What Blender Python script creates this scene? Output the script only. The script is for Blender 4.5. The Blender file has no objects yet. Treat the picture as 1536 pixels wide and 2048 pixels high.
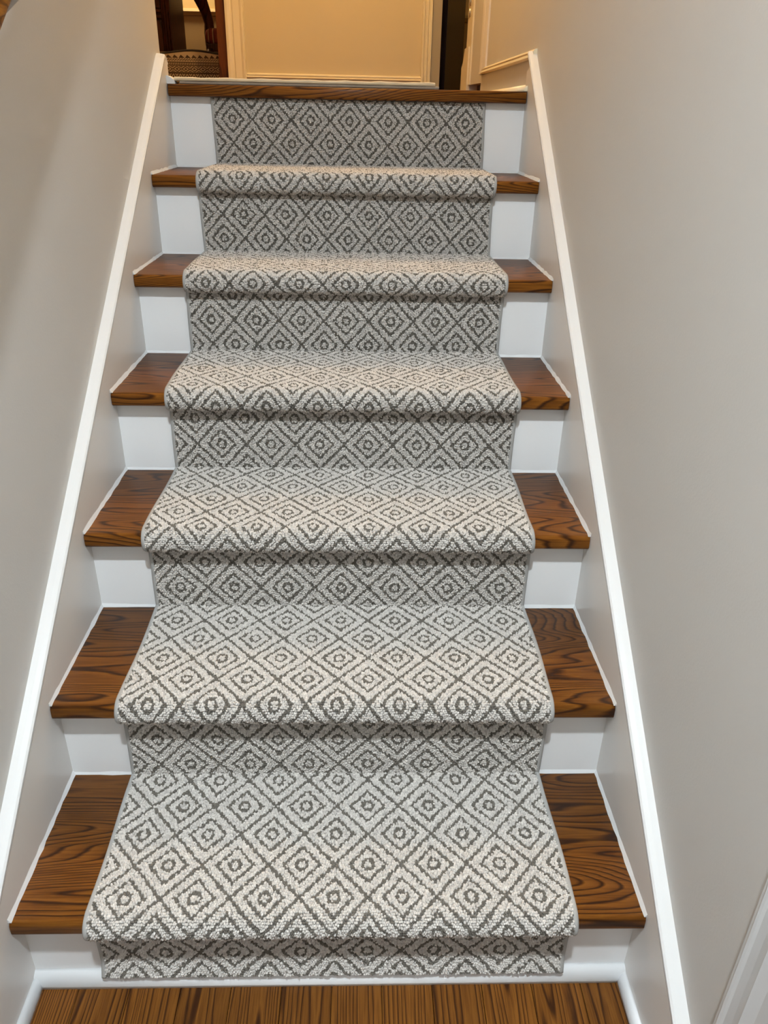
import bpy, bmesh, math, random
import numpy as np
from mathutils import Vector, Matrix

scene = bpy.context.scene
COL = scene.collection
random.seed(7)
rng = np.random.default_rng(11)

# ------------------------------------------------------------------ camera
def make_camera():
    yaw, pitch, roll = 0.03315, 0.48087, 0.02155
    fwd = Vector((math.sin(yaw) * math.cos(pitch), math.cos(yaw) * math.cos(pitch), -math.sin(pitch)))
    right = fwd.cross(Vector((0, 0, 1))).normalized()
    up = right.cross(fwd)
    r2 = right * math.cos(roll) + up * math.sin(roll)
    u2 = -right * math.sin(roll) + up * math.cos(roll)
    cam = bpy.data.cameras.new('camera')
    cam.sensor_fit = 'VERTICAL'
    cam.sensor_height = 36.0
    cam.sensor_width = 27.0
    cam.lens = 1536.03 / 2048 * 36.0
    cam.clip_start = 0.02
    ob = bpy.data.objects.new('camera', cam)
    M = Matrix((r2, u2, -fwd)).transposed().to_4x4()
    M.translation = Vector((0.04212, -0.78096, 1.28855))
    ob.matrix_world = M
    COL.objects.link(ob)
    scene.camera = ob
make_camera()

# ------------------------------------------------------------------ world, exposure, lamp strengths
world = bpy.data.worlds.new('world')
scene.world = world
world.use_nodes = True
world.node_tree.nodes['Background'].inputs[0].default_value = (0.9, 0.85, 0.8, 1)
world.node_tree.nodes['Background'].inputs[1].default_value = 0.02
vs = scene.view_settings
vs.view_transform = 'Standard'
vs.look = 'None'
vs.exposure = 0.0
vs.gamma = 1.0
vs.use_curve_mapping = False
FOYER_LAMP = ((0.0, -0.95, 2.930), 0.055, (0.86, 0.95, 1.0), 3150.0)     # position, radius, colour, strength
HALL_LAMP = ((0.0, 2.45, 3.40), 0.07, (1.0, 0.62, 0.25), 490.0)
ROOM_LAMP = ((-1.20, 5.36, 2.38), 0.05, (1.0, 0.66, 0.30), 420.0)

# ------------------------------------------------------------------ stair measures (metres)
RUN, W, OV, TH = 0.26973, 0.975, 0.0313, 0.0294
HW = W / 2
WALL = 0.510
DZ = [0.0007, -0.0012, -0.0061, -0.0072, -0.0059, -0.0024, 0.0132]
DY = [0.0019, -0.002, -0.0017, -0.0009, 0.0045, -0.0005, -0.0012]
F0 = 0.004
def Z(k): return F0 if k == 0 else 0.19 * k + DZ[k - 1]
def Y(k): return RUN * (k - 1) + DY[k - 1]
LAND = Z(7)
SL = 0.7125
def capz(y): return 0.2725 + SL * y

# ------------------------------------------------------------------ materials
def new_mat(name):
    m = bpy.data.materials.new(name)
    m.use_nodes = True
    nt = m.node_tree
    b = nt.nodes['Principled BSDF']
    return m, nt, b

def N(nt, typ, **kw):
    n = nt.nodes.new(typ)
    for k, v in kw.items():
        setattr(n, k, v)
    return n

def math_n(nt, op, a, b=None, c=None):
    n = nt.nodes.new('ShaderNodeMath')
    n.operation = op
    for i, v in enumerate((a, b, c)):
        if v is None: continue
        if isinstance(v, (int, float)): n.inputs[i].default_value = v
        else: nt.links.new(v, n.inputs[i])
    return n.outputs[0]

def ramp(nt, fac, stops, interp='LINEAR'):
    r = nt.nodes.new('ShaderNodeValToRGB')
    r.color_ramp.interpolation = interp
    els = r.color_ramp.elements
    while len(els) < len(stops): els.new(0.5)
    for e, (p, c) in zip(els, stops):
        e.position = p
        e.color = (*c, 1) if len(c) == 3 else c
    nt.links.new(fac, r.inputs[0])
    return r.outputs[0]

def paint(name, col, rough, bump_scale=220.0, bump=0.06, var=0.02, spec=0.5):
    m, nt, b = new_mat(name)
    tc = N(nt, 'ShaderNodeTexCoord')
    n1 = N(nt, 'ShaderNodeTexNoise')
    n1.inputs['Scale'].default_value = 3.0
    n1.inputs['Detail'].default_value = 3.0
    nt.links.new(tc.outputs['Object'], n1.inputs['Vector'])
    c = ramp(nt, n1.outputs[0], [(0.3, tuple(x * (1 - var) for x in col)), (0.7, tuple(min(1, x * (1 + var)) for x in col))])
    nt.links.new(c, b.inputs['Base Color'])
    b.inputs['Roughness'].default_value = rough
    b.inputs['Specular IOR Level'].default_value = spec
    n2 = N(nt, 'ShaderNodeTexNoise')
    n2.inputs['Scale'].default_value = bump_scale
    n2.inputs['Detail'].default_value = 2.0
    nt.links.new(tc.outputs['Object'], n2.inputs['Vector'])
    bp = N(nt, 'ShaderNodeBump')
    bp.inputs['Strength'].default_value = bump
    bp.inputs['Distance'].default_value = 0.002
    nt.links.new(n2.outputs[0], bp.inputs['Height'])
    nt.links.new(bp.outputs[0], b.inputs['Normal'])
    return m

def wood(name, light, mid, dark, along='X', rough=0.42, contour=15.0, coat=0.03, seed=0.0, streak=1.0, along_s=1.3, across_s=8.0):
    """oak: growth-ring contours of a stretched noise, plus fine open pores"""
    m, nt, b = new_mat(name)
    tc = N(nt, 'ShaderNodeTexCoord')
    oi = N(nt, 'ShaderNodeObjectInfo')
    off = math_n(nt, 'MULTIPLY', oi.outputs['Random'], 37.0)
    off = math_n(nt, 'ADD', off, seed)
    cmb = N(nt, 'ShaderNodeCombineXYZ')
    for i in range(3): nt.links.new(off, cmb.inputs[i])
    add = N(nt, 'ShaderNodeVectorMath', operation='ADD')
    nt.links.new(tc.outputs['Object'], add.inputs[0])
    nt.links.new(cmb.outputs[0], add.inputs[1])
    def stretched(sa, sb, sc):
        mp = N(nt, 'ShaderNodeMapping')
        s = {'X': (sa, sb, sc), 'Y': (sb, sa, sc), 'Z': (sb, sc, sa)}[along]
        mp.inputs['Scale'].default_value = s
        nt.links.new(add.outputs[0], mp.inputs['Vector'])
        return mp.outputs[0]
    big = N(nt, 'ShaderNodeTexNoise')
    big.inputs['Scale'].default_value = 1.0
    big.inputs['Detail'].default_value = 1.5
    big.inputs['Roughness'].default_value = 0.4
    nt.links.new(stretched(along_s, across_s, across_s), big.inputs['Vector'])
    wob = N(nt, 'ShaderNodeTexNoise')
    wob.inputs['Scale'].default_value = 1.0
    wob.inputs['Detail'].default_value = 3.0
    nt.links.new(stretched(9.0, 90.0, 90.0), wob.inputs['Vector'])
    h = math_n(nt, 'ADD', math_n(nt, 'MULTIPLY', big.outputs[0], contour * 2.6), math_n(nt, 'MULTIPLY', wob.outputs[0], 0.55))
    fr = math_n(nt, 'FRACT', h)
    ring = ramp(nt, fr, [(0.0, (0.12,) * 3), (0.07, (0.05,) * 3), (0.24, (0.70,) * 3), (0.84, (1.0,) * 3), (1.0, (0.12,) * 3)])
    pore = N(nt, 'ShaderNodeTexNoise')
    pore.inputs['Scale'].default_value = 1.0
    pore.inputs['Detail'].default_value = 2.0
    nt.links.new(stretched(16.0, 420.0, 420.0), pore.inputs['Vector'])
    pr = ramp(nt, pore.outputs[0], [(0.36, (0.35,) * 3), (0.56, (1.0,) * 3)])
    val = math_n(nt, 'MULTIPLY', ring, math_n(nt, 'ADD', math_n(nt, 'MULTIPLY', pr, 0.55 * streak), 1 - 0.55 * streak))
    col = ramp(nt, val, [(0.0, dark), (0.5, mid), (1.0, light)])
    tone = N(nt, 'ShaderNodeTexNoise')
    tone.inputs['Scale'].default_value = 1.0
    nt.links.new(stretched(2.0, 9.0, 9.0), tone.inputs['Vector'])
    tv = math_n(nt, 'ADD', math_n(nt, 'MULTIPLY', tone.outputs[0], 0.5), math_n(nt, 'ADD', math_n(nt, 'MULTIPLY', oi.outputs['Random'], 0.28), 0.62))
    mx = N(nt, 'ShaderNodeVectorMath', operation='SCALE')
    nt.links.new(col, mx.inputs[0])
    nt.links.new(tv, mx.inputs['Scale'])
    nt.links.new(mx.outputs[0], b.inputs['Base Color'])
    b.inputs['Roughness'].default_value = rough
    b.inputs['Specular IOR Level'].default_value = 0.18
    b.inputs['Coat Weight'].default_value = coat
    b.inputs['Coat Roughness'].default_value = 0.22
    bp = N(nt, 'ShaderNodeBump')
    bp.inputs['Strength'].default_value = 0.18
    bp.inputs['Distance'].default_value = 0.0012
    nt.links.new(val, bp.inputs['Height'])
    nt.links.new(bp.outputs[0], b.inputs['Normal'])
    return m

def plain(name, col, rough=0.5, metal=0.0):
    m, nt, b = new_mat(name)
    tc = N(nt, 'ShaderNodeTexCoord')
    n1 = N(nt, 'ShaderNodeTexNoise')
    n1.inputs['Scale'].default_value = 25.0
    nt.links.new(tc.outputs['Object'], n1.inputs['Vector'])
    c = ramp(nt, n1.outputs[0], [(0.3, tuple(x * 0.92 for x in col)), (0.7, tuple(min(1, x * 1.06) for x in col))])
    nt.links.new(c, b.inputs['Base Color'])
    b.inputs['Roughness'].default_value = rough
    b.inputs['Metallic'].default_value = metal
    return m

def glow(name, col, strength):
    m, nt, b = new_mat(name)
    b.inputs['Base Color'].default_value = (0.9, 0.9, 0.9, 1)
    b.inputs['Emission Color'].default_value = (*col, 1)
    b.inputs['Emission Strength'].default_value = strength
    return m

M_WALL = paint('wall_paint', (0.545, 0.535, 0.515), 0.55, 260, 0.10, 0.012)
M_TRIM = paint('trim_paint', (0.60, 0.61, 0.615), 0.32, 90, 0.05, 0.015)
M_SHOE = paint('shoe_paint', (0.80, 0.81, 0.82), 0.35, 90, 0.05, 0.015)
M_SKIRT = paint('skirt_paint', (0.69, 0.67, 0.645), 0.34, 70, 0.05, 0.015)
M_RISER = paint('riser_paint', (0.76, 0.765, 0.77), 0.38, 60, 0.10, 0.02)
M_CREAM = paint('cream_wall_paint', (0.58, 0.49, 0.31), 0.5, 260, 0.05, 0.012)
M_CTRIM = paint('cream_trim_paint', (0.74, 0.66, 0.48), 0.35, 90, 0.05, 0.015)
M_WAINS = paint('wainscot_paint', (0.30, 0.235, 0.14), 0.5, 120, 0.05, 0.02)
M_JAMB_SHADE = paint('jamb_shade_paint', (0.36, 0.31, 0.22), 0.5, 120, 0.05, 0.02)  # darkened colour stands in for the shade on the recessed jamb strip
M_CEIL = paint('ceiling_paint', (0.80, 0.79, 0.77), 0.8, 260, 0.05, 0.01)
M_TREAD = wood('tread_oak', (0.255, 0.094, 0.012), (0.145, 0.046, 0.005), (0.028, 0.009, 0.003), 'X')
M_FLOOR = wood('floor_oak', (0.175, 0.066, 0.010), (0.105, 0.036, 0.005), (0.026, 0.008, 0.002), 'Y', contour=12.0, seed=5.0, along_s=0.35, across_s=13.0)
M_RAIL = wood('rail_oak', (0.42, 0.17, 0.022), (0.30, 0.11, 0.013), (0.12, 0.04, 0.006), 'Y', seed=9.0)
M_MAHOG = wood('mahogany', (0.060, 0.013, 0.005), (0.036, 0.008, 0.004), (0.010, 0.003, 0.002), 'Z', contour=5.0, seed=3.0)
M_REDDOOR = wood('stained_door_wood', (0.115, 0.032, 0.006), (0.080, 0.021, 0.004), (0.035, 0.010, 0.003), 'Z', contour=3.0, seed=13.0)
M_DARKDOOR = wood('dark_door_wood', (0.020, 0.006, 0.004), (0.013, 0.004, 0.003), (0.006, 0.002, 0.002), 'Z', contour=4.0, seed=17.0)
M_BIND = plain('binding_tape', (0.33, 0.325, 0.31), 0.85)
M_BACK = plain('carpet_backing', (0.20, 0.18, 0.155), 1.0)
M_RUG = plain('cream_rug_yarn', (0.62, 0.50, 0.33), 1.0)
M_PAD = plain('rug_pad_felt', (0.30, 0.235, 0.175), 1.0)
M_METAL = plain('brushed_nickel', (0.55, 0.52, 0.47), 0.35, 1.0)
M_DARKFAB = plain('dark_brown_leather', (0.016, 0.009, 0.006), 0.5)
M_PIPING = plain('dark_piping', (0.02, 0.013, 0.009), 0.8)

def striped_mat():
    m, nt, b = new_mat('striped_seat_fabric')
    tc = N(nt, 'ShaderNodeTexCoord')
    sp = N(nt, 'ShaderNodeSeparateXYZ')
    nt.links.new(tc.outputs['Object'], sp.inputs[0])
    f = math_n(nt, 'FRACT', math_n(nt, 'MULTIPLY', sp.outputs['X'], 34.0))
    c = ramp(nt, f, [(0.0, (0.16, 0.018, 0.014)), (0.52, (0.38, 0.24, 0.16)), (0.74, (0.10, 0.012, 0.010))], 'CONSTANT')
    nt.links.new(c, b.inputs['Base Color'])
    b.inputs['Roughness'].default_value = 0.9
    return m
M_STRIPE = striped_mat()

def kilim_mat():
    """bands of triangles, zigzags, bars and diamonds woven in brown and beige"""
    m, nt, b = new_mat('kilim_fabric')
    tc = N(nt, 'ShaderNodeTexCoord')
    sp = N(nt, 'ShaderNodeSeparateXYZ')
    nt.links.new(tc.outputs['Object'], sp.inputs[0])
    xx = math_n(nt, 'ADD', sp.outputs['X'], math_n(nt, 'MULTIPLY', sp.outputs['Y'], 1.0))
    zz = sp.outputs['Z']
    P = 0.046
    def tri(period):   # 0..1 triangle wave in x
        f = math_n(nt, 'FRACT', math_n(nt, 'MULTIPLY', xx, 1.0 / period))
        return math_n(nt, 'MULTIPLY', math_n(nt, 'ABSOLUTE', math_n(nt, 'SUBTRACT', f, 0.5)), 2.0)
    def band(z0, z1):
        return math_n(nt, 'MULTIPLY', math_n(nt, 'GREATER_THAN', zz, z0), math_n(nt, 'LESS_THAN', zz, z1))
    def loc(z0, z1):
        return math_n(nt, 'DIVIDE', math_n(nt, 'SUBTRACT', zz, z0), z1 - z0)
    # z measured up from the landing floor; visible from about 0.09 to 0.21
    z_tri = math_n(nt, 'LESS_THAN', math_n(nt, 'ADD', tri(P * 0.72), loc(0.178, 0.194)), 0.95)
    z_zig = math_n(nt, 'LESS_THAN', math_n(nt, 'ABSOLUTE', math_n(nt, 'SUBTRACT', math_n(nt, 'ABSOLUTE', math_n(nt, 'SUBTRACT', tri(P * 0.6), loc(0.163, 0.177))), 0.35)), 0.16)
    z_bar = math_n(nt, 'LESS_THAN', tri(P * 0.20), 0.5)
    dm = math_n(nt, 'ADD', tri(P), math_n(nt, 'MULTIPLY', math_n(nt, 'ABSOLUTE', math_n(nt, 'SUBTRACT', loc(0.112, 0.140), 0.5)), 2.0))
    z_dia = math_n(nt, 'GREATER_THAN', math_n(nt, 'SINE', math_n(nt, 'MULTIPLY', dm, 8.5)), 0.1)
    dm2 = math_n(nt, 'ADD', tri(P * 0.8), math_n(nt, 'MULTIPLY', math_n(nt, 'ABSOLUTE', math_n(nt, 'SUBTRACT', loc(0.0, 0.104), 0.5)), 4.0))
    z_low = math_n(nt, 'GREATER_THAN', math_n(nt, 'SINE', math_n(nt, 'MULTIPLY', dm2, 9.0)), 0.2)
    total = None
    for bnd, z in (((0.178, 0.194), z_tri), ((0.163, 0.177), z_zig), ((0.145, 0.156), z_bar), ((0.112, 0.140), z_dia), ((0.0, 0.104), z_low)):
        t = math_n(nt, 'MULTIPLY', band(*bnd), z)
        total = t if total is None else math_n(nt, 'MAXIMUM', total, t)
    for z0, z1 in ((0.156, 0.160), (0.141, 0.145), (0.104, 0.111)):
        total = math_n(nt, 'MAXIMUM', total, band(z0, z1))
    c = ramp(nt, total, [(0.0, (0.30, 0.21, 0.125)), (1.0, (0.030, 0.015, 0.008))])
    nt.links.new(c, b.inputs['Base Color'])
    b.inputs['Roughness'].default_value = 0.95
    return m
M_KILIM = kilim_mat()

def yarn_mat():
    m, nt, b = new_mat('loop_pile_yarn')
    at = N(nt, 'ShaderNodeAttribute')
    at.attribute_name = 'yarn'
    nt.links.new(at.outputs['Color'], b.inputs['Base Color'])
    b.inputs['Roughness'].default_value = 0.95
    b.inputs['Specular IOR Level'].default_value = 0.15
    b.inputs['Sheen Weight'].default_value = 0.15
    b.inputs['Sheen Roughness'].default_value = 0.6
    return m
M_YARN = yarn_mat()

# ------------------------------------------------------------------ mesh helpers
def tag(o, label=None, cat=None, group=None, kind=None):
    if label: o['label'] = label
    if cat: o['category'] = cat
    if group: o['group'] = group
    if kind: o['kind'] = kind
    return o

def link(name, me, mat, parent=None):
    o = bpy.data.objects.new(name, me)
    if mat is not None:
        me.materials.append(mat)
    COL.objects.link(o)
    if parent is not None:
        o.parent = parent
        o.matrix_parent_inverse = Matrix.Translation(-Vector(parent.location))
    return o

def empty(name, loc, label, cat, group=None):
    o = bpy.data.objects.new(name, None)
    o.empty_display_size = 0.05
    o.location = loc
    COL.objects.link(o)
    return tag(o, label, cat, group)

def finish(bm, name, mat, parent=None, smooth=False):
    bmesh.ops.recalc_face_normals(bm, faces=bm.faces)
    me = bpy.data.meshes.new(name)
    bm.to_mesh(me)
    bm.free()
    if smooth:
        for p in me.polygons: p.use_smooth = True
    return link(name, me, mat, parent)

def add_box(bm, x0, x1, y0, y1, z0, z1):
    vs_ = [bm.verts.new(p) for p in ((x0, y0, z0), (x1, y0, z0), (x1, y1, z0), (x0, y1, z0), (x0, y0, z1), (x1, y0, z1), (x1, y1, z1), (x0, y1, z1))]
    for f in ((0, 1, 2, 3), (4, 5, 6, 7), (0, 1, 5, 4), (1, 2, 6, 5), (2, 3, 7, 6), (3, 0, 4, 7)):
        bm.faces.new([vs_[i] for i in f])

def box(name, x0, x1, y0, y1, z0, z1, mat, parent=None, bevel=0.0, seg=2):
    bm = bmesh.new()
    add_box(bm, x0, x1, y0, y1, z0, z1)
    if bevel:
        bmesh.ops.bevel(bm, geom=list(bm.edges), offset=bevel, segments=seg, affect='EDGES', profile=0.5)
    return finish(bm, name, mat, parent)

def prism(name, pts, axis, a0, a1, mat, parent=None, smooth=False, bm=None):
    """polygon pts extruded along an axis. axis X: pts=(y,z); Y: pts=(x,z); Z: pts=(x,y)"""
    own = bm is None
    if own: bm = bmesh.new()
    def P(p, a):
        return {'X': (a, p[0], p[1]), 'Y': (p[0], a, p[1]), 'Z': (p[0], p[1], a)}[axis]
    A = [bm.verts.new(P(p, a0)) for p in pts]
    B = [bm.verts.new(P(p, a1)) for p in pts]
    n = len(pts)
    bm.faces.new(A)
    bm.faces.new(B[::-1])
    for i in range(n):
        f = bm.faces.new((A[i], A[(i + 1) % n], B[(i + 1) % n], B[i]))
        f.smooth = smooth
    if own:
        return finish(bm, name, mat, parent)

def sweep(name, prof, path, mat, parent=None, smooth=True, closed_prof=True):
    """prof: list of (a,b) offsets; path: list of (pos, side, up) vectors"""
    bm = bmesh.new()
    rings = []
    for p, s, u in path:
        rings.append([bm.verts.new(Vector(p) + Vector(s) * a + Vector(u) * b) for a, b in prof])
    n = len(prof)
    for r0, r1 in zip(rings, rings[1:]):
        for i in range(n if closed_prof else n - 1):
            f = bm.faces.new((r0[i], r0[(i + 1) % n], r1[(i + 1) % n], r1[i]))
            f.smooth = smooth
    if closed_prof:
        bm.faces.new(rings[0])
        bm.faces.new(rings[-1][::-1])
    return finish(bm, name, mat, parent)

def tube(name, pts, radii, mat, parent=None, seg=10):
    bm = bmesh.new()
    rings = []
    pts = [Vector(p) for p in pts]
    for i, p in enumerate(pts):
        d = (pts[min(i + 1, len(pts) - 1)] - pts[max(i - 1, 0)]).normalized()
        s = d.cross(Vector((0, 1, 0.13))).normalized()
        u = s.cross(d)
        r = radii[i] if isinstance(radii, (list, tuple)) else radii
        rings.append([bm.verts.new(p + (s * math.cos(2 * math.pi * j / seg) + u * math.sin(2 * math.pi * j / seg)) * r) for j in range(seg)])
    for r0, r1 in zip(rings, rings[1:]):
        for j in range(seg):
            f = bm.faces.new((r0[j], r0[(j + 1) % seg], r1[(j + 1) % seg], r1[j]))
            f.smooth = True
    bm.faces.new(rings[0])
    bm.faces.new(rings[-1][::-1])
    return finish(bm, name, mat, parent)

def lathe(name, prof, loc, mat, parent=None, seg=24, ring=False):
    bm = bmesh.new()
    rings = []
    for r, z in prof:
        rings.append([bm.verts.new((loc[0] + r * math.cos(2 * math.pi * j / seg), loc[1] + r * math.sin(2 * math.pi * j / seg), loc[2] + z)) for j in range(seg)])
    for r0, r1 in zip(rings, rings[1:]):
        for j in range(seg):
            f = bm.faces.new((r0[j], r0[(j + 1) % seg], r1[(j + 1) % seg], r1[j]))
            f.smooth = True
    if ring:
        for j in range(seg): bm.faces.new((rings[-1][j], rings[-1][(j + 1) % seg], rings[0][(j + 1) % seg], rings[0][j]))
    else:
        bm.faces.new(rings[0])
        bm.faces.new(rings[-1][::-1])
    return finish(bm, name, mat, parent)

def structure(o):
    o['kind'] = 'structure'
    return o

# ------------------------------------------------------------------ shell: walls, ceilings, floors
YF = -2.3          # wall behind the camera
YE = 1.645         # where the left wall ends at the landing
YB = 3.70          # hall wall facing the stairs
RE = 3.25          # end of the right wall
HC = LAND + 2.45   # hall ceiling
LC = 2.95          # ceiling above the lower stairs
XL, XR = -2.2, 1.5
structure(box('wall_left', -WALL - 0.1, -WALL, YF, YE, -0.02, HC, M_WALL))
# right wall: one slab with a cut-out at the landing floor
prism_pts = [(YF, -0.02), (2.74, -0.02), (2.74, 1.397), (3.11, 1.399), (3.11, -0.02), (RE, -0.02), (RE, HC), (YF, HC)]
bm = bmesh.new()
prism('wall_right', prism_pts, 'X', WALL, WALL + 0.1, None, bm=bm)
wr = structure(finish(bm, 'wall_right', M_WALL))
box('cavity_shade_panel', WALL + 0.035, WALL + 0.09, 2.74, 3.11, LAND, 1.397, M_MAHOG, wr)  # dark panel added so the hollow behind the cut-out reads as unlit
structure(box('wall_front', -WALL - 0.1, WALL + 0.1, YF - 0.1, YF, -0.02, LC, M_WALL))
structure(box('ceiling', -WALL, WALL, YF, 0.35, LC, LC + 0.1, M_CEIL))
structure(box('wall_header', -WALL, WALL, 0.35, 0.45, LC, HC, M_CEIL))
structure(box('ceiling', XL - 0.1, XR + 0.1, 0.35, 6.0, HC, HC + 0.1, M_CEIL))
structure(box('wall_hall_front', XL, -WALL - 0.1, YE - 0.1, YE, LAND - 0.2, HC, M_CREAM))
structure(box('wall_hall_left', XL - 0.1, XL, YE - 0.1, 5.6, LAND - 0.2, HC, M_CREAM))
structure(box('wall_hall_right', XR, XR + 0.1, RE - 0.1, 5.6, LAND - 0.2, HC, M_CREAM))
structure(box('wall_hall_return', WALL + 0.1, XR, RE - 0.1, RE, LAND - 0.2, HC, M_CREAM))
# hall wall with two doorways
bm = bmesh.new()
DH = LAND + 2.05
add_box(bm, XL, -1.55, YB, YB + 0.12, LAND, HC)
add_box(bm, -1.55, -0.641, YB, YB + 0.12, DH, HC)
add_box(bm, -0.641, 0.420, YB, YB + 0.12, LAND, HC)
add_box(bm, 0.420, 1.25, YB, YB + 0.12, DH, HC)
add_box(bm, 1.25, XR, YB, YB + 0.12, LAND, HC)
structure(finish(bm, 'wall_back', M_CREAM))
# far room wall: paint above, wainscot below a chair rail
fw = structure(box('wall_far', XL, XR, 5.5, 5.6, LAND - 0.02, HC, M_CREAM))
box('wainscot_panel', XL, XR, 5.488, 5.5, LAND, 1.842, M_WAINS, fw)
bm = bmesh.new()
prism('r', [(5.5, 1.84), (5.478, 1.846), (5.470, 1.868), (5.478, 1.884), (5.5, 1.888)], 'X', XL, XR, None, bm=bm)
finish(bm, 'chair_rail', M_WAINS, fw)

# floors
fl = structure(box('floor', -WALL, WALL, YF, 0.30, -0.03, F0 - 0.012, M_FLOOR))
pw = 0.0827
x = -WALL + 0.012
xs = [-WALL]
while x < WALL:
    xs.append(x)
    x += pw
xs.append(WALL)
for i, (a, b_) in enumerate(zip(xs, xs[1:])):
    yj = -0.35 - random.random() * 1.2
    for (ya, yb) in ((YF, yj), (yj, 0.015)):
        box('plank', a + 0.0004, b_ - 0.0004, ya + 0.0004, yb - 0.0004, F0 - 0.012, F0 + random.uniform(-0.0004, 0.0002), M_FLOOR, fl, bevel=0.0007, seg=1)
lf = structure(box('floor_landing', XL, XR, YE - 0.02, 5.5, LAND - 0.05, LAND - 0.012, M_TREAD))
y = 1.70
yy = [1.625]
while y < 5.45:
    yy.append(y)
    y += 0.0827 * 2
yy.append(5.5)
for i, (a, b_) in enumerate(zip(yy, yy[1:])):
    xa, xb = (-WALL + 0.0, WALL) if i == 0 else (XL, XR)
    box('plank', xa, xb, a + 0.0004, b_ - 0.0004, LAND - 0.012, LAND - 0.0005, M_TREAD, lf, bevel=0.0007, seg=1)

# ------------------------------------------------------------------ staircase
st = empty('staircase', (0, 0, F0), 'oak staircase of six stained treads with white painted risers', 'stairs')
def tread_profile(y0, y1, zt, r=0.009):
    zb = zt - TH
    p = [(y1, zb)]
    for cyc, czc, a0, a1 in ((y0 + r * 0.8, zb + r * 0.8, -90, -180), (y0 + r, zt - r, 180, 90)):
        rr = r * 0.8 if a0 == -90 else r
        for t in range(6):
            a = math.radians(a0 + (a1 - a0) * t / 5)
            p.append((cyc + rr * math.cos(a), czc + rr * math.sin(a)))
    p.append((y1, zt))
    return p
for k in range(1, 8):
    box('riser', -HW, HW, Y(k), Y(k) + 0.019, Z(k - 1) - 0.002, Z(k) - TH, M_RISER, st)
for k in range(1, 7):
    o = prism('tread', tread_profile(Y(k) - OV, Y(k + 1) + 0.0, Z(k)), 'X', -HW + 0.001, HW - 0.001, M_TREAD, st, smooth=True)
o = prism('landing_nosing', tread_profile(Y(7) - OV, 1.625, Z(7)), 'X', -HW + 0.003, HW - 0.003, M_TREAD, st, smooth=True)
# painted caulk lines where treads meet the skirts and the risers
def wobble_strip(name, pts, s, u, w, h, mat, parent):
    path = []
    for p in pts:
        j = random.uniform(0.75, 1.3)
        path.append((p, Vector(s) * j, Vector(u) * j))
    return sweep(name, [(0, 0), (w, 0), (w * 0.45, h * 0.55), (0, h)], path, mat, parent, smooth=False)
for k in range(1, 7):
    n = 18
    for sx in (-1, 1):
        ys = [Y(k) - OV + 0.002 + (Y(k + 1) - Y(k) + OV - 0.002) * i / n for i in range(n + 1)]
        wobble_strip('caulk_bead', [(sx * HW, yv, Z(k) - 0.0002) for yv in ys], (-sx, 0, 0), (0, 0, 1), 0.0042, 0.0065, M_TRIM, st)
    xsn = [-HW + W * i / 40 for i in range(41)]
    wobble_strip('caulk_bead', [(xv, Y(k + 1), Z(k) - 0.0002) for xv in xsn], (0, -1, 0), (0, 0, 1), 0.0035, 0.0055, M_TRIM, st)
def shoe_profile(w, h, n=7):
    return [(0, 0), (w, 0)] + [(w * math.cos(a), h * math.sin(a)) for a in [math.pi / 2 * i / n for i in range(1, n)]] + [(0, h)]
sweep('shoe_moulding', shoe_profile(0.018, 0.027), [((-HW, Y(1), F0 - 0.0005), (0, -1, 0), (0, 0, 1)), ((HW, Y(1), F0 - 0.0005), (0, -1, 0), (0, 0, 1))], M_SHOE, st)

# ------------------------------------------------------------------ skirt boards
yb0 = -0.2
def skirt(name, sx, y_low, y_top):
    x0, x1 = sx * HW, sx * (WALL + 0.0)
    zl = capz(y_low)
    pts = [(y_low, F0 - 0.003), (0.05, F0 - 0.003), (y_top, LAND - 0.24), (y_top, capz(1.6) - 0.02), (1.6, capz(1.6) - 0.012), (y_low, zl - 0.012)]
    o = structure(prism(name, pts, 'X', min(x0, x1), max(x0, x1), M_SKIRT))
    return o
bl = skirt('baseboard_left', -1, yb0, 1.624)
br = skirt('baseboard_right', 1, -0.222, 1.632)
nrm = Vector((0, -SL, 1)).normalized()
def cap(sx, pts, parent):
    t = 0.0235
    prof = [(0, -0.012), (t - 0.002, -0.012), (t, -0.009), (t, -0.0035), (t - 0.003, -0.0005), (t * 0.5, 0.0008), (0, 0.0018)]
    prof = [(a - 0.0005, b) for a, b in prof]
    path = [((sx * WALL, y_, z_), (-sx, 0, 0), u) for (y_, z_, u) in pts]
    return sweep('cap_moulding', prof, path, M_TRIM, parent, smooth=False)
cap(-1, [(yb0, capz(yb0), (0, 0, 1)), (1.585, capz(1.585), (0, 0, 1)), (1.605, capz(1.6), (0, 0.05, 1)), (1.622, capz(1.6) - 0.006, (0, 0.7, 0.8)), (1.632, capz(1.6) - 0.022, (0, 1, 0.15))], bl)
cap(1, [(-0.222, capz(-0.222), (0, 0, 1)), (1.640, capz(1.640), (0, 0, 1))], br)
# horizontal continuation behind the camera and floor shoes
box('base_run', -WALL, -HW, YF, yb0, F0 - 0.003, capz(yb0), M_SKIRT, bl)
box('base_run', HW, WALL, YF, -1.20, F0 - 0.003, 0.12, M_SKIRT, br)
for sx, y_end, par in ((-1, YF, bl), (1, -0.222, br)):
    sweep('shoe_moulding', shoe_profile(0.0135, 0.02), [((sx * HW, y_end, F0 - 0.0005), (-sx, 0, 0), (0, 0, 1)), ((sx * HW, Y(1) - 0.001, F0 - 0.0005), (-sx, 0, 0), (0, 0, 1))], M_SHOE, par)
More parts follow.
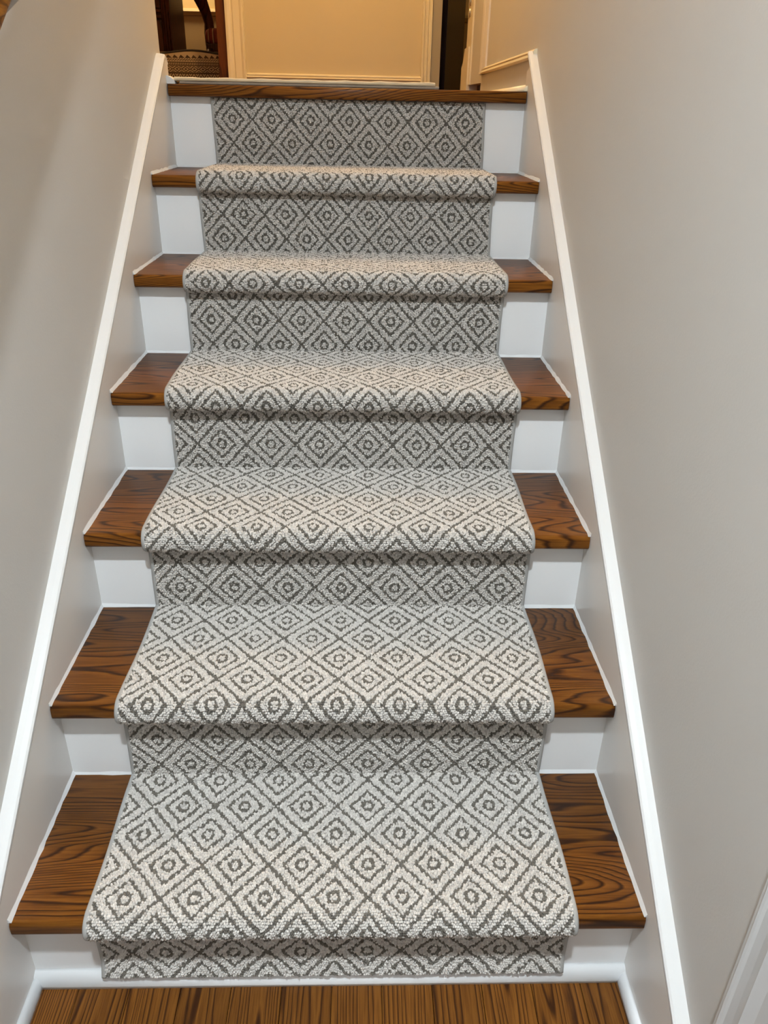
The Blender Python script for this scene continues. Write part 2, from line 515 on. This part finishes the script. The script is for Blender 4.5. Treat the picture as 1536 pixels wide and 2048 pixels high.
# quarter-round shoes on the landing, their cut ends showing
sweep('shoe_moulding', shoe_profile(0.027, 0.020), [((-HW - 0.006, 1.592, LAND), (1, 0, 0), (0, 0, 1)), ((-HW - 0.006, 1.64, LAND), (1, 0, 0), (0, 0, 1))], M_TRIM, bl)
sweep('shoe_moulding', shoe_profile(0.018 + 0.0145, 0.019), [((WALL, 1.600, LAND + 0.001), (-1, 0, 0), (0, 0, 1)), ((WALL, 2.74, LAND + 0.001), (-1, 0, 0), (0, 0, 1))], M_CTRIM, br)

# ------------------------------------------------------------------ door casing on the near right wall, and its door
def casing_leg(name, y_edge, direction, z0, z1, mat):
    # profile across y (away from edge), thickness toward -x
    prof = [(0, 0), (0, 0.013), (0.002, 0.015), (0.0085, 0.015), (0.0105, 0.019), (0.013, 0.0205), (0.016, 0.019), (0.019, 0.0165), (0.030, 0.0150), (0.041, 0.0165), (0.044, 0.019), (0.047, 0.0175), (0.058, 0.0125), (0.075, 0.0115), (0.085, 0.0105), (0.088, 0.008), (0.088, 0)]
    return prism(name, [(WALL - b, y_edge + direction * a) for a, b in prof], 'Z', z0, z1, mat)
t1 = structure(casing_leg('trim_1', -0.222, -1, F0, 2.10, M_TRIM))
t2 = structure(casing_leg('trim_2', -1.20, 1, F0, 2.10, M_TRIM))
d1 = structure(box('door_1', WALL - 0.008, WALL - 0.0005, -1.112, -0.310, F0 + 0.008, 2.02, M_TRIM))
for (za, zb) in ((0.25, 0.95), (1.12, 1.85)):
    for (ya, yb) in ((-1.02, -0.75), (-0.67, -0.40)):
        box('door_panel', WALL - 0.016, WALL - 0.008, ya, yb, za, zb, M_TRIM, d1, bevel=0.006)
lathe('door_knob', [(0.012, 0), (0.012, 0.02), (0.026, 0.03), (0.03, 0.045), (0.02, 0.06), (0.004, 0.063)], (0, 0, 0), M_METAL, d1).matrix_local = Matrix.Translation((WALL - 0.008, -1.05, 0.95)) @ Matrix.Rotation(-math.pi / 2, 4, 'Y')

# ------------------------------------------------------------------ handrail on the left wall
hr = empty('handrail', (-0.458, 0.5, 1.45), 'stained oak handrail fixed to the left stairwell wall', 'handrail')
dirv = Vector((0, 1, SL)).normalized()
upv = Vector((0, -SL, 1)).normalized()
hx, hz0 = -0.460, 1.410
def hpt(y_): return Vector((hx, y_, hz0 + SL * (y_ - 0.455)))
prof = [(0.021 * math.cos(a) * (1.0 if math.sin(a) < 0.3 else 1.12), 0.029 * math.sin(a)) for a in [2 * math.pi * i / 20 for i in range(20)]]
sweep('rail', prof, [(hpt(-0.45), (1, 0, 0), upv), (hpt(1.55), (1, 0, 0), upv)], M_RAIL, hr)
for yb_ in (-0.25, 0.55, 1.35):
    p = hpt(yb_)
    brk = tube('bracket', [p + Vector((0, 0, -0.03)), p + Vector((0.0, 0, -0.055)), p + Vector((-0.02, 0, -0.07)), p + Vector((-0.05, 0, -0.07))], 0.006, M_METAL, hr)

# ------------------------------------------------------------------ hall woodwork
def moulded_board(name, xs_, y0, zs, mat):
    """vertical casing on the hall wall, profile given as (x, thickness)"""
    pts = [(xs_[0][0], y0)] + [(a, y0 - t) for a, t in xs_] + [(xs_[-1][0], y0)]
    return prism(name, pts, 'Z', zs[0], zs[1], mat)
structure(moulded_board('trim_3', [(-0.641, 0.012), (-0.640, 0.016), (-0.628, 0.018), (-0.615, 0.016), (-0.612, 0.013), (-0.606, 0.013), (-0.602, 0.018), (-0.570, 0.020), (-0.560, 0.026), (-0.552, 0.027), (-0.549, 0.022)], YB, (LAND, DH + 0.09), M_CTRIM))
structure(moulded_board('trim_4', [(0.328, 0.022), (0.331, 0.027), (0.339, 0.026), (0.342, 0.020), (0.349, 0.018), (0.352, 0.022), (0.357, 0.022), (0.360, 0.016), (0.367, 0.015), (0.370, 0.018), (0.376, 0.018), (0.378, 0.004)], YB, (LAND, DH + 0.09), M_CTRIM))
jb = structure(box('trim_5', 0.378, 0.424, YB - 0.004, YB + 0.12, LAND, DH, M_JAMB_SHADE))
structure(box('trim_6', -1.64, -0.55, YB - 0.025, YB, DH, DH + 0.09, M_CTRIM, bevel=0.006))
structure(box('trim_7', 0.33, 1.34, YB - 0.025, YB, DH, DH + 0.09, M_CTRIM, bevel=0.006))
bb = structure(box('baseboard_back', -0.549, 0.328, YB - 0.013, YB, LAND, 1.427, M_CREAM))
sweep('base_cap', [(0, 0), (0.020, 0), (0.0215, 0.004), (0.016, 0.007), (0.0135, 0.010), (0.017, 0.013), (0.0165, 0.017), (0.008, 0.021), (0, 0.022)], [((-0.549, YB, 1.426), (0, -1, 0), (0, 0, 1)), ((0.328, YB, 1.426), (0, -1, 0), (0, 0, 1))], M_CTRIM, bb, smooth=False)
# stained jamb and door edge of the left doorway
dj = structure(box('door_2', -0.690, -0.6405, YB + 0.012, YB + 0.125, LAND, DH, M_REDDOOR, bevel=0.003))
# right hall wall: panel moulding turning up, flat casing, hinge leaves, plinth
pm = structure(sweep('trim_8', [(0, 0), (0.009, 0.0), (0.014, 0.004), (0.012, 0.009), (0.009, 0.012), (0.011, 0.016), (0.006, 0.022), (0, 0.023)],
    [((WALL, 1.628, 1.424), (-1, 0, 0), (0, 0, 1)), ((WALL, 2.72, 1.424), (-1, 0, 0), (0, -0.05, 1))], M_CTRIM, smooth=False))
sweep('panel_stile', [(0, 0), (0.009, 0.0), (0.014, 0.02), (0.012, 0.05), (0.009, 0.06), (0.011, 0.085), (0.006, 0.115), (0, 0.12)],
    [((WALL, 2.72, 1.424), (-1, 0, 0), (0, -1, 0)), ((WALL, 2.72, HC - 0.3), (-1, 0, 0), (0, -1, 0))], M_SKIRT, pm, smooth=False)
cs = structure(box('trim_9', WALL - 0.007, WALL + 0.1, 3.08, RE + 0.002, 1.3995, HC - 0.3, M_CTRIM))
bm = bmesh.new()
prism('p', [(3.112, LAND), (3.36, LAND), (3.352, 1.475), (3.30, 1.495), (3.255, 1.545), (3.112, 1.545)], 'X', WALL - 0.014, WALL + 0.1, None, bm=bm)
finish(bm, 'plinth_block', M_CTRIM, cs)
for (za, zb) in ((1.660, 1.690), (1.701, 1.735), (2.6, 2.69)):
    box('hinge_leaf', WALL - 0.0095, WALL - 0.004, 3.175, 3.235, za, zb, M_CTRIM, cs, bevel=0.001, seg=1)
    tube('hinge_pin', [(WALL - 0.010, 3.172, za), (WALL - 0.010, 3.172, zb)], 0.0045, M_METAL, cs, seg=8)
# dark open door in the right doorway
dd = structure(prism('door_3', [(0.428, 3.83), (0.462, 3.82), (0.618, 4.42), (0.582, 4.43)], 'Z', LAND + 0.008, DH - 0.01, M_DARKDOOR))
for (za, zb) in ((LAND + 0.2, LAND + 0.85), (LAND + 1.05, LAND + 1.9)):
    prism('door_panel', [(0.452, 3.93), (0.447, 3.932), (0.553, 4.345), (0.559, 4.343)], 'Z', za, zb, M_DARKDOOR, dd)

# ------------------------------------------------------------------ carpet runner
def runner():
    # one continuous strip: riser, nosing, tread, six times over and up the last riser
    root = empty('carpet_runner', (0, -0.02, 0.014), 'cream and taupe diamond-patterned loop pile stair runner with bound edges', 'stair runner')
    TB = 0.0075
    PV, PH = 0.1184, 0.1075
    XA = 0.0025
    AT = [0.1195, 0.0875, 0.163, 0.1175, 0.0635, 0.0252]
    AR = [-0.0448, -0.0945, -0.1315, -0.062, -0.1055, -0.1505, -0.0815]
    P = []          # (y, z, pattern w, valley flag)
    def seg(a, b, wa, wb, step=0.004):
        n = max(2, int(round(math.hypot(b[0] - a[0], b[1] - a[1]) / step)))
        for i in range(n + 1):
            t = i / n
            P.append((a[0] + (b[0] - a[0]) * t, a[1] + (b[1] - a[1]) * t, wa + (wb - wa) * t))
    for k in range(1, 8):
        yr = Y(k) - TB
        zt = Z(k) - TH - TB if k < 7 else Z(k) - TH - 0.001
        zb = Z(k - 1) + TB * 0.9
        if k == 1:
            pts = [(Y(1) - 0.0165, 0.0345), (Y(1) - 0.0135, 0.044), (Y(1) - 0.0100, 0.054), (yr, 0.065)]
            for a, b_ in zip(pts, pts[1:]):
                seg(a, b_, a[1] - Z(1) - AR[0], b_[1] - Z(1) - AR[0])
            zb = 0.065
        w0, w1 = zb - Z(k) - AR[k - 1], zt - Z(k) - AR[k - 1]
        seg((yr, zb), (yr, zt), w0, w1)
        if k == 7: break
        # around the nosing
        cy, cz, r = Y(k) - OV + TH / 2, Z(k) - TH / 2, TH / 2 + TB
        flat = yr - cy
        L = max(flat, 0) + math.pi * r
        wa = w1
        wb = (cy - Y(k)) - AT[k - 1]
        while wb - wa < L - PV / 2 - 0.004: wb += PV
        pts = [(yr, zt)]
        if flat > 0: pts.append((cy, zt))
        for i in range(1, 25):
            a = math.radians(-90 - 180 * i / 24)
            bul = 1.0 + 0.05 * max(0, -math.cos(a))
            pts.append((cy + r * bul * math.cos(a), cz + r * math.sin(a)))
        ds = [0]
        for a, b_ in zip(pts, pts[1:]): ds.append(ds[-1] + math.hypot(b_[0] - a[0], b_[1] - a[1]))
        for a, b_, d0, d1_ in zip(pts, pts[1:], ds, ds[1:]):
            seg(a, b_, wa + (wb - wa) * d0 / ds[-1], wa + (wb - wa) * d1_ / ds[-1], 0.005)
        yend = Y(k + 1) - TB * 0.9
        seg((cy, Z(k) + TB), (yend, Z(k) + TB), wb, wb + (yend - cy))
    P = np.array(P)
    keep = [0]
    for i in range(1, len(P)):
        if np.hypot(*(P[i, :2] - P[keep[-1], :2])) > 1e-5: keep.append(i)
    P = P[keep]
    S = np.concatenate([[0], np.cumsum(np.hypot(np.diff(P[:, 0]), np.diff(P[:, 1])))])
    total = S[-1]
    # smooth normals by sampling
    def sample(s):
        y_ = np.interp(s, S, P[:, 0]); z_ = np.interp(s, S, P[:, 1]); w_ = np.interp(s, S, P[:, 2])
        e = 0.002
        ty = np.interp(s + e, S, P[:, 0]) - np.interp(s - e, S, P[:, 0])
        tz = np.interp(s + e, S, P[:, 1]) - np.interp(s - e, S, P[:, 1])
        l = np.hypot(ty, tz) + 1e-9
        ty, tz = ty / l, tz / l
        return y_, z_, w_, ty, tz, -tz, ty      # normal = tangent turned left: up the riser (0,1) -> (-1,0)
    XA0, XA1 = -0.3665, 0.3705
    pitch = 0.0034
    nr = int(total / pitch)
    nc = int((XA1 - XA0) / pitch)
    def edge(s): return 0.0016 * np.sin(s * 9.0) + 0.0010 * np.sin(s * 23.0 + 1.0)
    s_r = (np.arange(nr) + 0.5) * total / nr
    c_x = np.arange(nc) / (nc - 1)
    SS, CX = np.meshgrid(s_r, c_x, indexing='ij')
    odd = (np.arange(nr) % 2)[:, None]
    SS = SS + rng.normal(0, 0.00045, SS.shape)
    SS = np.clip(SS, 0.0005, total - 0.0005)
    XX = XA0 + edge(SS) + CX * (XA1 - XA0) + (odd - 0.5) * 0.0016 + rng.normal(0, 0.00045, SS.shape)
    SS, XX = SS.ravel(), XX.ravel()
    y_, z_, w_, ty, tz, ny, nz = sample(SS)
    # ---- which yarn: lattice, inner diamond, centre ring
    wp = w_ + rng.normal(0, 0.00035, w_.shape)
    xp = XX + rng.normal(0, 0.00035, w_.shape)
    def dist(xc, wc):
        dx = (xp - xc + PH / 2) % PH - PH / 2
        dw = (wp - wc + PV / 2) % PV - PV / 2
        return np.abs(dx) / (PH / 2) + np.abs(dw) / (PV / 2), np.hypot(dx, dw * PH / PV)
    dA, rA = dist(XA, 0.0)
    dB, rB = dist(XA + PH / 2, PV / 2)
    useA = dA < dB
    d = np.where(useA, dA, dB)
    r = np.where(useA, rA, rB)
    darkm = (d > 0.934) | (np.abs(d - 0.555) < 0.062) | (np.abs(r - 0.0088) < 0.0025)
    n = len(SS)
    light = np.array([0.530, 0.497, 0.462])
    dark = np.array([0.128, 0.114, 0.095])
    col = np.where(darkm[:, None], dark, light)
    col = col * (1 + rng.normal(0, 0.09, (n, 1))).clip(0.7, 1.25)
    h = np.where(darkm, 0.0055, 0.0056) * (1 + rng.normal(0, 0.10, n))
    # loose, lower pile at the cut bottom edge
    ra = np.where(darkm, 0.00214, 0.00222) * (1 + rng.normal(0, 0.07, n))
    tilt_x = rng.normal(0, 0.0006, n)
    tilt_s = rng.normal(0, 0.0006, n)
    rot = rng.uniform(0, math.pi / 2, n)
    # loops fan out around the nosings: curvature from the change of tangent
    ty2, tz2 = sample(SS + 0.006)[3:5]
    ty1, tz1 = sample(SS - 0.006)[3:5]
    bend = np.clip(ty1 * -tz2 + tz1 * ty2, 0, 0.5)
    es = 1 + 0.25 * bend
    T = np.stack([np.zeros(n), ty, tz], 1)
    Nn = np.stack([np.zeros(n), ny, nz], 1)
    X1 = np.array([1.0, 0, 0])
    base = np.stack([XX, y_, z_], 1)
    verts = np.empty((n, 9, 3), np.float32)
    for j in range(4):
        a = rot + j * math.pi / 2
        verts[:, j] = base + (ra * 0.9 * np.cos(a))[:, None] * X1 + (ra * 0.85 * es * np.sin(a))[:, None] * T - Nn * 0.0004
        a = a + math.pi / 4
        verts[:, 4 + j] = base + (ra * np.cos(a) + tilt_x * 0.7)[:, None] * X1 + (ra * es * np.sin(a) + tilt_s * 0.7)[:, None] * T + (h * 0.70)[:, None] * Nn
    verts[:, 8] = base + tilt_x[:, None] * X1 + tilt_s[:, None] * T + h[:, None] * Nn
    tri = []
    for j in range(4):
        j2 = (j + 1) % 4
        tri += [(j, j2, 4 + j), (j2, 4 + j2, 4 + j), (4 + j, 4 + j2, 8)]
    tri = np.array(tri, np.int32)
    faces = (tri[None] + (np.arange(n, dtype=np.int32) * 9)[:, None, None]).reshape(-1, 3)
    me = bpy.data.meshes.new('loop_pile')
    me.vertices.add(n * 9)
    me.vertices.foreach_set('co', verts.ravel())
    me.loops.add(faces.size)
    me.loops.foreach_set('vertex_index', faces.ravel())
    me.polygons.add(len(faces))
    me.polygons.foreach_set('loop_start', np.arange(0, faces.size, 3, dtype=np.int32))
    me.polygons.foreach_set('use_smooth', np.ones(len(faces), dtype=bool))
    me.update(calc_edges=True)
    ca = me.attributes.new('yarn', 'BYTE_COLOR', 'POINT')
    rgba = np.ones((n, 9, 4), np.float32)
    rgba[:, :, :3] = np.clip(col, 0, 1)[:, None, :]
    ca.data.foreach_set('color', rgba.ravel())
    pile = link('loop_pile', me, M_YARN, root)
    pile['kind'] = 'stuff'
    # ---- backing and binding follow the same path
    s2 = np.linspace(0.0, total, 900)
    yb, zb, _, ty, tz, ny, nz = sample(s2)
    e2 = edge(s2)
    bmv = []
    for i in range(len(s2)):
        for xx in (XA0 + e2[i] - 0.001, XA1 + e2[i] + 0.001):
            for dn in (-0.004, 0.0004):
                bmv.append((xx, yb[i] + ny[i] * dn, zb[i] + nz[i] * dn))
    bf = []
    for i in range(len(s2) - 1):
        a, b_ = 4 * i, 4 * (i + 1)
        for p, q in ((0, 1), (1, 3), (3, 2), (2, 0)):
            bf.append((a + p, a + q, b_ + q, b_ + p))
    me = bpy.data.meshes.new('backing')
    me.from_pydata(bmv, [], bf)
    link('backing', me, M_BACK, root)
    for sgn, xe in ((-1, XA0), (1, XA1)):
        prof = [(-0.0005, -0.0064), (0.0060, -0.0062), (0.0084, -0.0042), (0.0090, 0.0000), (0.0082, 0.0028), (0.0056, 0.0044), (0.0022, 0.0046), (-0.0005, 0.0030)]
        path = [((xe + e2[i], yb[i], zb[i]), (sgn, 0, 0), (0, ny[i], nz[i])) for i in range(len(s2))]
        sweep('edge_binding', prof, path, M_BIND, root)
    return root
runner()

# ------------------------------------------------------------------ landing rug
rg = empty('rug', (-0.112, 1.60, LAND), 'thin cream rug on a felt pad at the landing edge', 'rug')
def slab_wavy(name, x0, x1, y0, y1, z0, z1, amp, mat, parent, n=60):
    bm = bmesh.new()
    rows = []
    for i in range(n + 1):
        t = i / n
        xx = x0 + (x1 - x0) * t
        dz_ = amp * (math.sin(t * 41) + 0.6 * math.sin(t * 97 + 1)) * 0.5
        fy = y0 + amp * math.sin(t * 33)
        rr = (z1 - z0) * 0.4
        prof = [(fy + rr * 0.6, z0), (fy, z0 + rr * 0.7), (fy, z1 - rr * 0.7 + dz_), (fy + rr * 0.8, z1 + dz_), (y1, z1), (y1, z0)]
        rows.append([bm.verts.new((xx, a, b_)) for a, b_ in prof])
    for r0, r1 in zip(rows, rows[1:]):
        for j in range(6):
            f = bm.faces.new((r0[j], r0[(j + 1) % 6], r1[(j + 1) % 6], r1[j]))
    bm.faces.new(rows[0]); bm.faces.new(rows[-1][::-1])
    return finish(bm, name, mat, parent)
slab_wavy('rug_pad', -0.455, 0.246, 1.601, 2.75, LAND + 0.0006, LAND + 0.0075, 0.0006, M_PAD, rg)
slab_wavy('rug_top', -0.468, 0.235, 1.598, 2.76, LAND + 0.0078, LAND + 0.0165, 0.0012, M_RUG, rg)

# ------------------------------------------------------------------ things in the room past the left doorway
def pouf():
    x0, x1, y0, y1 = -1.20, -0.64, 4.02, 4.42
    H = 0.205
    root = empty('floor_cushion', ((x0 + x1) / 2, (y0 + y1) / 2, LAND), 'brown and beige kilim-patterned floor cushion inside the left doorway', 'cushion')
    bm = bmesh.new()
    nu, nv = 40, 10
    rows = []
    for j in range(nv + 1):
        t = j / nv
        z_ = H * t
        bul = 0.022 * math.sin(math.pi * min(1, max(0, t))) - 0.012
        ring = []
        for i in range(nu):
            a = 2 * math.pi * i / nu
            c, s = math.cos(a), math.sin(a)
            sq = 1.0 / max(abs(c) ** 6 + abs(s) ** 6, 1e-9) ** (1 / 6)
            hx_, hy_ = (x1 - x0) / 2 + bul, (y1 - y0) / 2 + bul
            xx, yy_ = hx_ * c * sq, hy_ * s * sq
            wv = 0.010 * math.sin(xx * 14 + 1.0) * t
            ring.append(bm.verts.new((xx, yy_, z_ + wv)))
        rows.append(ring)
    for r0, r1 in zip(rows, rows[1:]):
        for i in range(nu):
            f = bm.faces.new((r0[i], r0[(i + 1) % nu], r1[(i + 1) % nu], r1[i])); f.smooth = True
    bm.faces.new(rows[0])
    ctr = bm.verts.new((0, 0, H + 0.02))
    for i in range(nu):
        f = bm.faces.new((rows[-1][i], rows[-1][(i + 1) % nu], ctr)); f.smooth = True
    edgep = [v.co.copy() for v in rows[-1]]
    bmesh.ops.recalc_face_normals(bm, faces=bm.faces)
    me = bpy.data.meshes.new('cover'); bm.to_mesh(me); bm.free()
    o = bpy.data.objects.new('cover', me); me.materials.append(M_KILIM); COL.objects.link(o); o.parent = root
    bm = bmesh.new()
    rings = []
    m = len(edgep)
    for i in range(m):
        p = edgep[i]
        d = (edgep[(i + 1) % m] - edgep[i - 1]).normalized()
        s = d.cross(Vector((0, 0, 1))).normalized()
        rings.append([bm.verts.new(p + s * 0.0055 * math.cos(q) + Vector((0, 0, 1)) * 0.0055 * math.sin(q)) for q in [2 * math.pi * t / 6 for t in range(6)]])
    for i in range(m):
        r0, r1 = rings[i], rings[(i + 1) % m]
        for j in range(6):
            f = bm.faces.new((r0[j], r0[(j + 1) % 6], r1[(j + 1) % 6], r1[j])); f.smooth = True
    bmesh.ops.recalc_face_normals(bm, faces=bm.faces)
    me = bpy.data.meshes.new('piping'); bm.to_mesh(me); bm.free()
    o = bpy.data.objects.new('piping', me); me.materials.append(M_PIPING); COL.objects.link(o); o.parent = root
pouf()

def cabinet():
    x0, x1, y0, y1 = -1.62, -1.10, 4.60, 5.03
    root = empty('cabinet', ((x0 + x1) / 2, (y0 + y1) / 2, LAND), 'dark mahogany cabinet with moulded pilasters behind the floor cushion', 'cabinet')
    box('body', x0 + 0.01, x1 - 0.006, y0 + 0.02, y1, LAND + 0.06, LAND + 1.25, M_MAHOG, root)
    box('plinth', x0, x1, y0 + 0.005, y1, LAND, LAND + 0.07, M_MAHOG, root, bevel=0.006)
    for xa in (x0, x1 - 0.052):
        box('pilaster', xa, xa + 0.052, y0, y0 + 0.03, LAND + 0.07, LAND + 1.2, M_MAHOG, root, bevel=0.005)
        for q in (0.010, 0.026, 0.042):
            tube('bead', [(xa + q, y0 - 0.001, LAND + 0.09), (xa + q, y0 - 0.001, LAND + 1.18)], 0.0045, M_MAHOG, root, seg=8)
    for za in (LAND + 0.405, LAND + 0.435):
        box('drawer_rail', x0 + 0.052, x1 - 0.052, y0 + 0.002, y0 + 0.03, za, za + 0.016, M_MAHOG, root, bevel=0.004)
    dr = box('door', x0 + 0.056, x1 - 0.056, y0 + 0.010, y0 + 0.024, LAND + 0.08, LAND + 0.40, M_MAHOG, root, bevel=0.003)
    box('panel', x0 + 0.10, x1 - 0.10, y0 + 0.002, y0 + 0.012, LAND + 0.12, LAND + 0.36, M_MAHOG, dr, bevel=0.006)
    dw = box('drawer', x0 + 0.056, x1 - 0.056, y0 + 0.008, y0 + 0.024, LAND + 0.456, LAND + 0.70, M_MAHOG, root, bevel=0.004)
    box('door', x0 + 0.056, x1 - 0.056, y0 + 0.010, y0 + 0.024, LAND + 0.72, LAND + 1.18, M_MAHOG, root, bevel=0.003)
    box('cornice', x0 - 0.02, x1 + 0.015, y0 - 0.02, y1, LAND + 1.25, LAND + 1.30, M_MAHOG, root, bevel=0.012)
    for zz_ in (LAND + 0.30, LAND + 0.58, LAND + 0.95):
        lathe('knob', [(0.006, 0), (0.006, 0.01), (0.013, 0.016), (0.011, 0.024), (0.002, 0.027)], (0, 0, 0), M_METAL, root, seg=12).matrix_basis = Matrix.Translation((x1 - 0.10, y0 + 0.012, zz_)) @ Matrix.Rotation(math.pi / 2, 4, 'X')
cabinet()

def armchair():
    cx, y0 = -0.715, 4.98
    hw_ = 0.262
    root = empty('armchair', (cx, y0 + 0.25, LAND), 'dark carved armchair with red and cream striped seat beyond the cushion', 'armchair')
    zs = LAND + 0.30
    # seat cushion bulging over the rail
    bm = bmesh.new()
    add_box(bm, cx - hw_, cx + hw_, y0, y0 + 0.46, zs + 0.005, zs + 0.095)
    bmesh.ops.bevel(bm, geom=list(bm.edges), offset=0.035, segments=4, affect='EDGES', profile=0.5)
    finish(bm, 'seat', M_STRIPE, root, smooth=True)
    box('seat_rail', cx - hw_ + 0.004, cx + hw_ - 0.004, y0 + 0.012, y0 + 0.46, zs - 0.035, zs + 0.01, M_MAHOG, root, bevel=0.008)
    for sx in (-1, 1):
        for yl, back in ((y0 + 0.03, 0), (y0 + 0.44, 1)):
            xl = cx + sx * (hw_ - 0.03)
            tube('leg', [(xl, yl, zs - 0.02), (xl + sx * 0.012, yl - 0.012, zs - 0.09), (xl + sx * 0.004, yl, zs - 0.18), (xl + sx * 0.0, yl, LAND + 0.04), (xl + sx * 0.006, yl - 0.006, LAND)], [0.026, 0.024, 0.016, 0.014, 0.019], M_MAHOG, root)
        xa = cx + sx * (hw_ - 0.030)
        tube('arm_support', [(xa, y0 + 0.05, zs + 0.0), (xa + sx * 0.004, y0 + 0.05, zs + 0.07), (xa + sx * 0.002, y0 + 0.05, zs + 0.12), (xa + sx * 0.016, y0 + 0.04, zs + 0.18), (xa + sx * 0.036, y0 + 0.02, zs + 0.235), (xa + sx * 0.050, y0 + 0.0, zs + 0.28)], [0.034, 0.033, 0.030, 0.032, 0.038, 0.046], M_MAHOG, root)
        tube('armrest', [(xa + sx * 0.046, y0 - 0.015, zs + 0.285), (xa + sx * 0.04, y0 + 0.15, zs + 0.285), (xa + sx * 0.01, y0 + 0.30, zs + 0.30), (xa - sx * 0.01, y0 + 0.46, zs + 0.33)], [0.038, 0.03, 0.026, 0.022], M_MAHOG, root)
    bm = bmesh.new()
    prism('b', [(y0 + 0.40, zs + 0.05), (y0 + 0.48, zs + 0.05), (y0 + 0.56, zs + 0.62), (y0 + 0.49, zs + 0.64)], 'X', cx - hw_ + 0.02, cx + hw_ - 0.02, None, bm=bm)
    bmesh.ops.bevel(bm, geom=list(bm.edges), offset=0.02, segments=3, affect='EDGES', profile=0.5)
    finish(bm, 'backrest', M_DARKFAB, root)
    box('crest_rail', cx - hw_ - 0.005, cx + hw_ + 0.005, y0 + 0.50, y0 + 0.575, zs + 0.61, zs + 0.69, M_MAHOG, root, bevel=0.02)
armchair()

# ------------------------------------------------------------------ lamps (out of frame)
def lamp(name, spec, zc, label, flush):
    loc, rad, colr, strength = spec
    root = empty(name, (loc[0], loc[1], zc), label, 'lamp')
    lathe('canopy', [(0.002, 0), (0.06, 0), (0.065, -0.012), (0.03, -0.025), (0.002, -0.026)], (loc[0], loc[1], zc), M_METAL, root)
    if not flush:
        tube('rod', [(loc[0], loc[1], zc - 0.02), (loc[0], loc[1], loc[2] + rad)], 0.005, M_METAL, root, seg=8)
    g = glow(name + '_bulb', colr, strength)
    prof = [(max(0.002, rad * math.sin(math.pi * i / 12)), -rad * math.cos(math.pi * i / 12)) for i in range(13)]
    lathe('globe', prof, loc, g, root, seg=20)
def downlight():
    loc, rad, colr, strength = FOYER_LAMP
    root = empty('ceiling_lamp', (loc[0], loc[1], LC), 'flat round white ceiling downlight above the foot of the stairs', 'lamp')
    lathe('baffle_ring', [(rad + 0.001, 0.0), (rad + 0.04, 0.0), (rad + 0.038, -0.012), (rad + 0.006, -0.040), (rad + 0.001, -0.038)], (loc[0], loc[1], LC), M_TRIM, root, ring=True)  # unseen ring, deepened to cut the lamp's high-angle light
    lathe('lens', [(0.002, 0.004), (rad, 0.004), (rad, 0.0), (0.002, 0.0)], loc, glow('downlight_lens', colr, strength), root, seg=28)
downlight()
lamp('pendant_lamp', HALL_LAMP, HC, 'warm glowing globe pendant lamp above the landing', False)
lamp('pendant_lamp', ROOM_LAMP, HC, 'small warm globe pendant lamp hanging close to the far room wall', False)
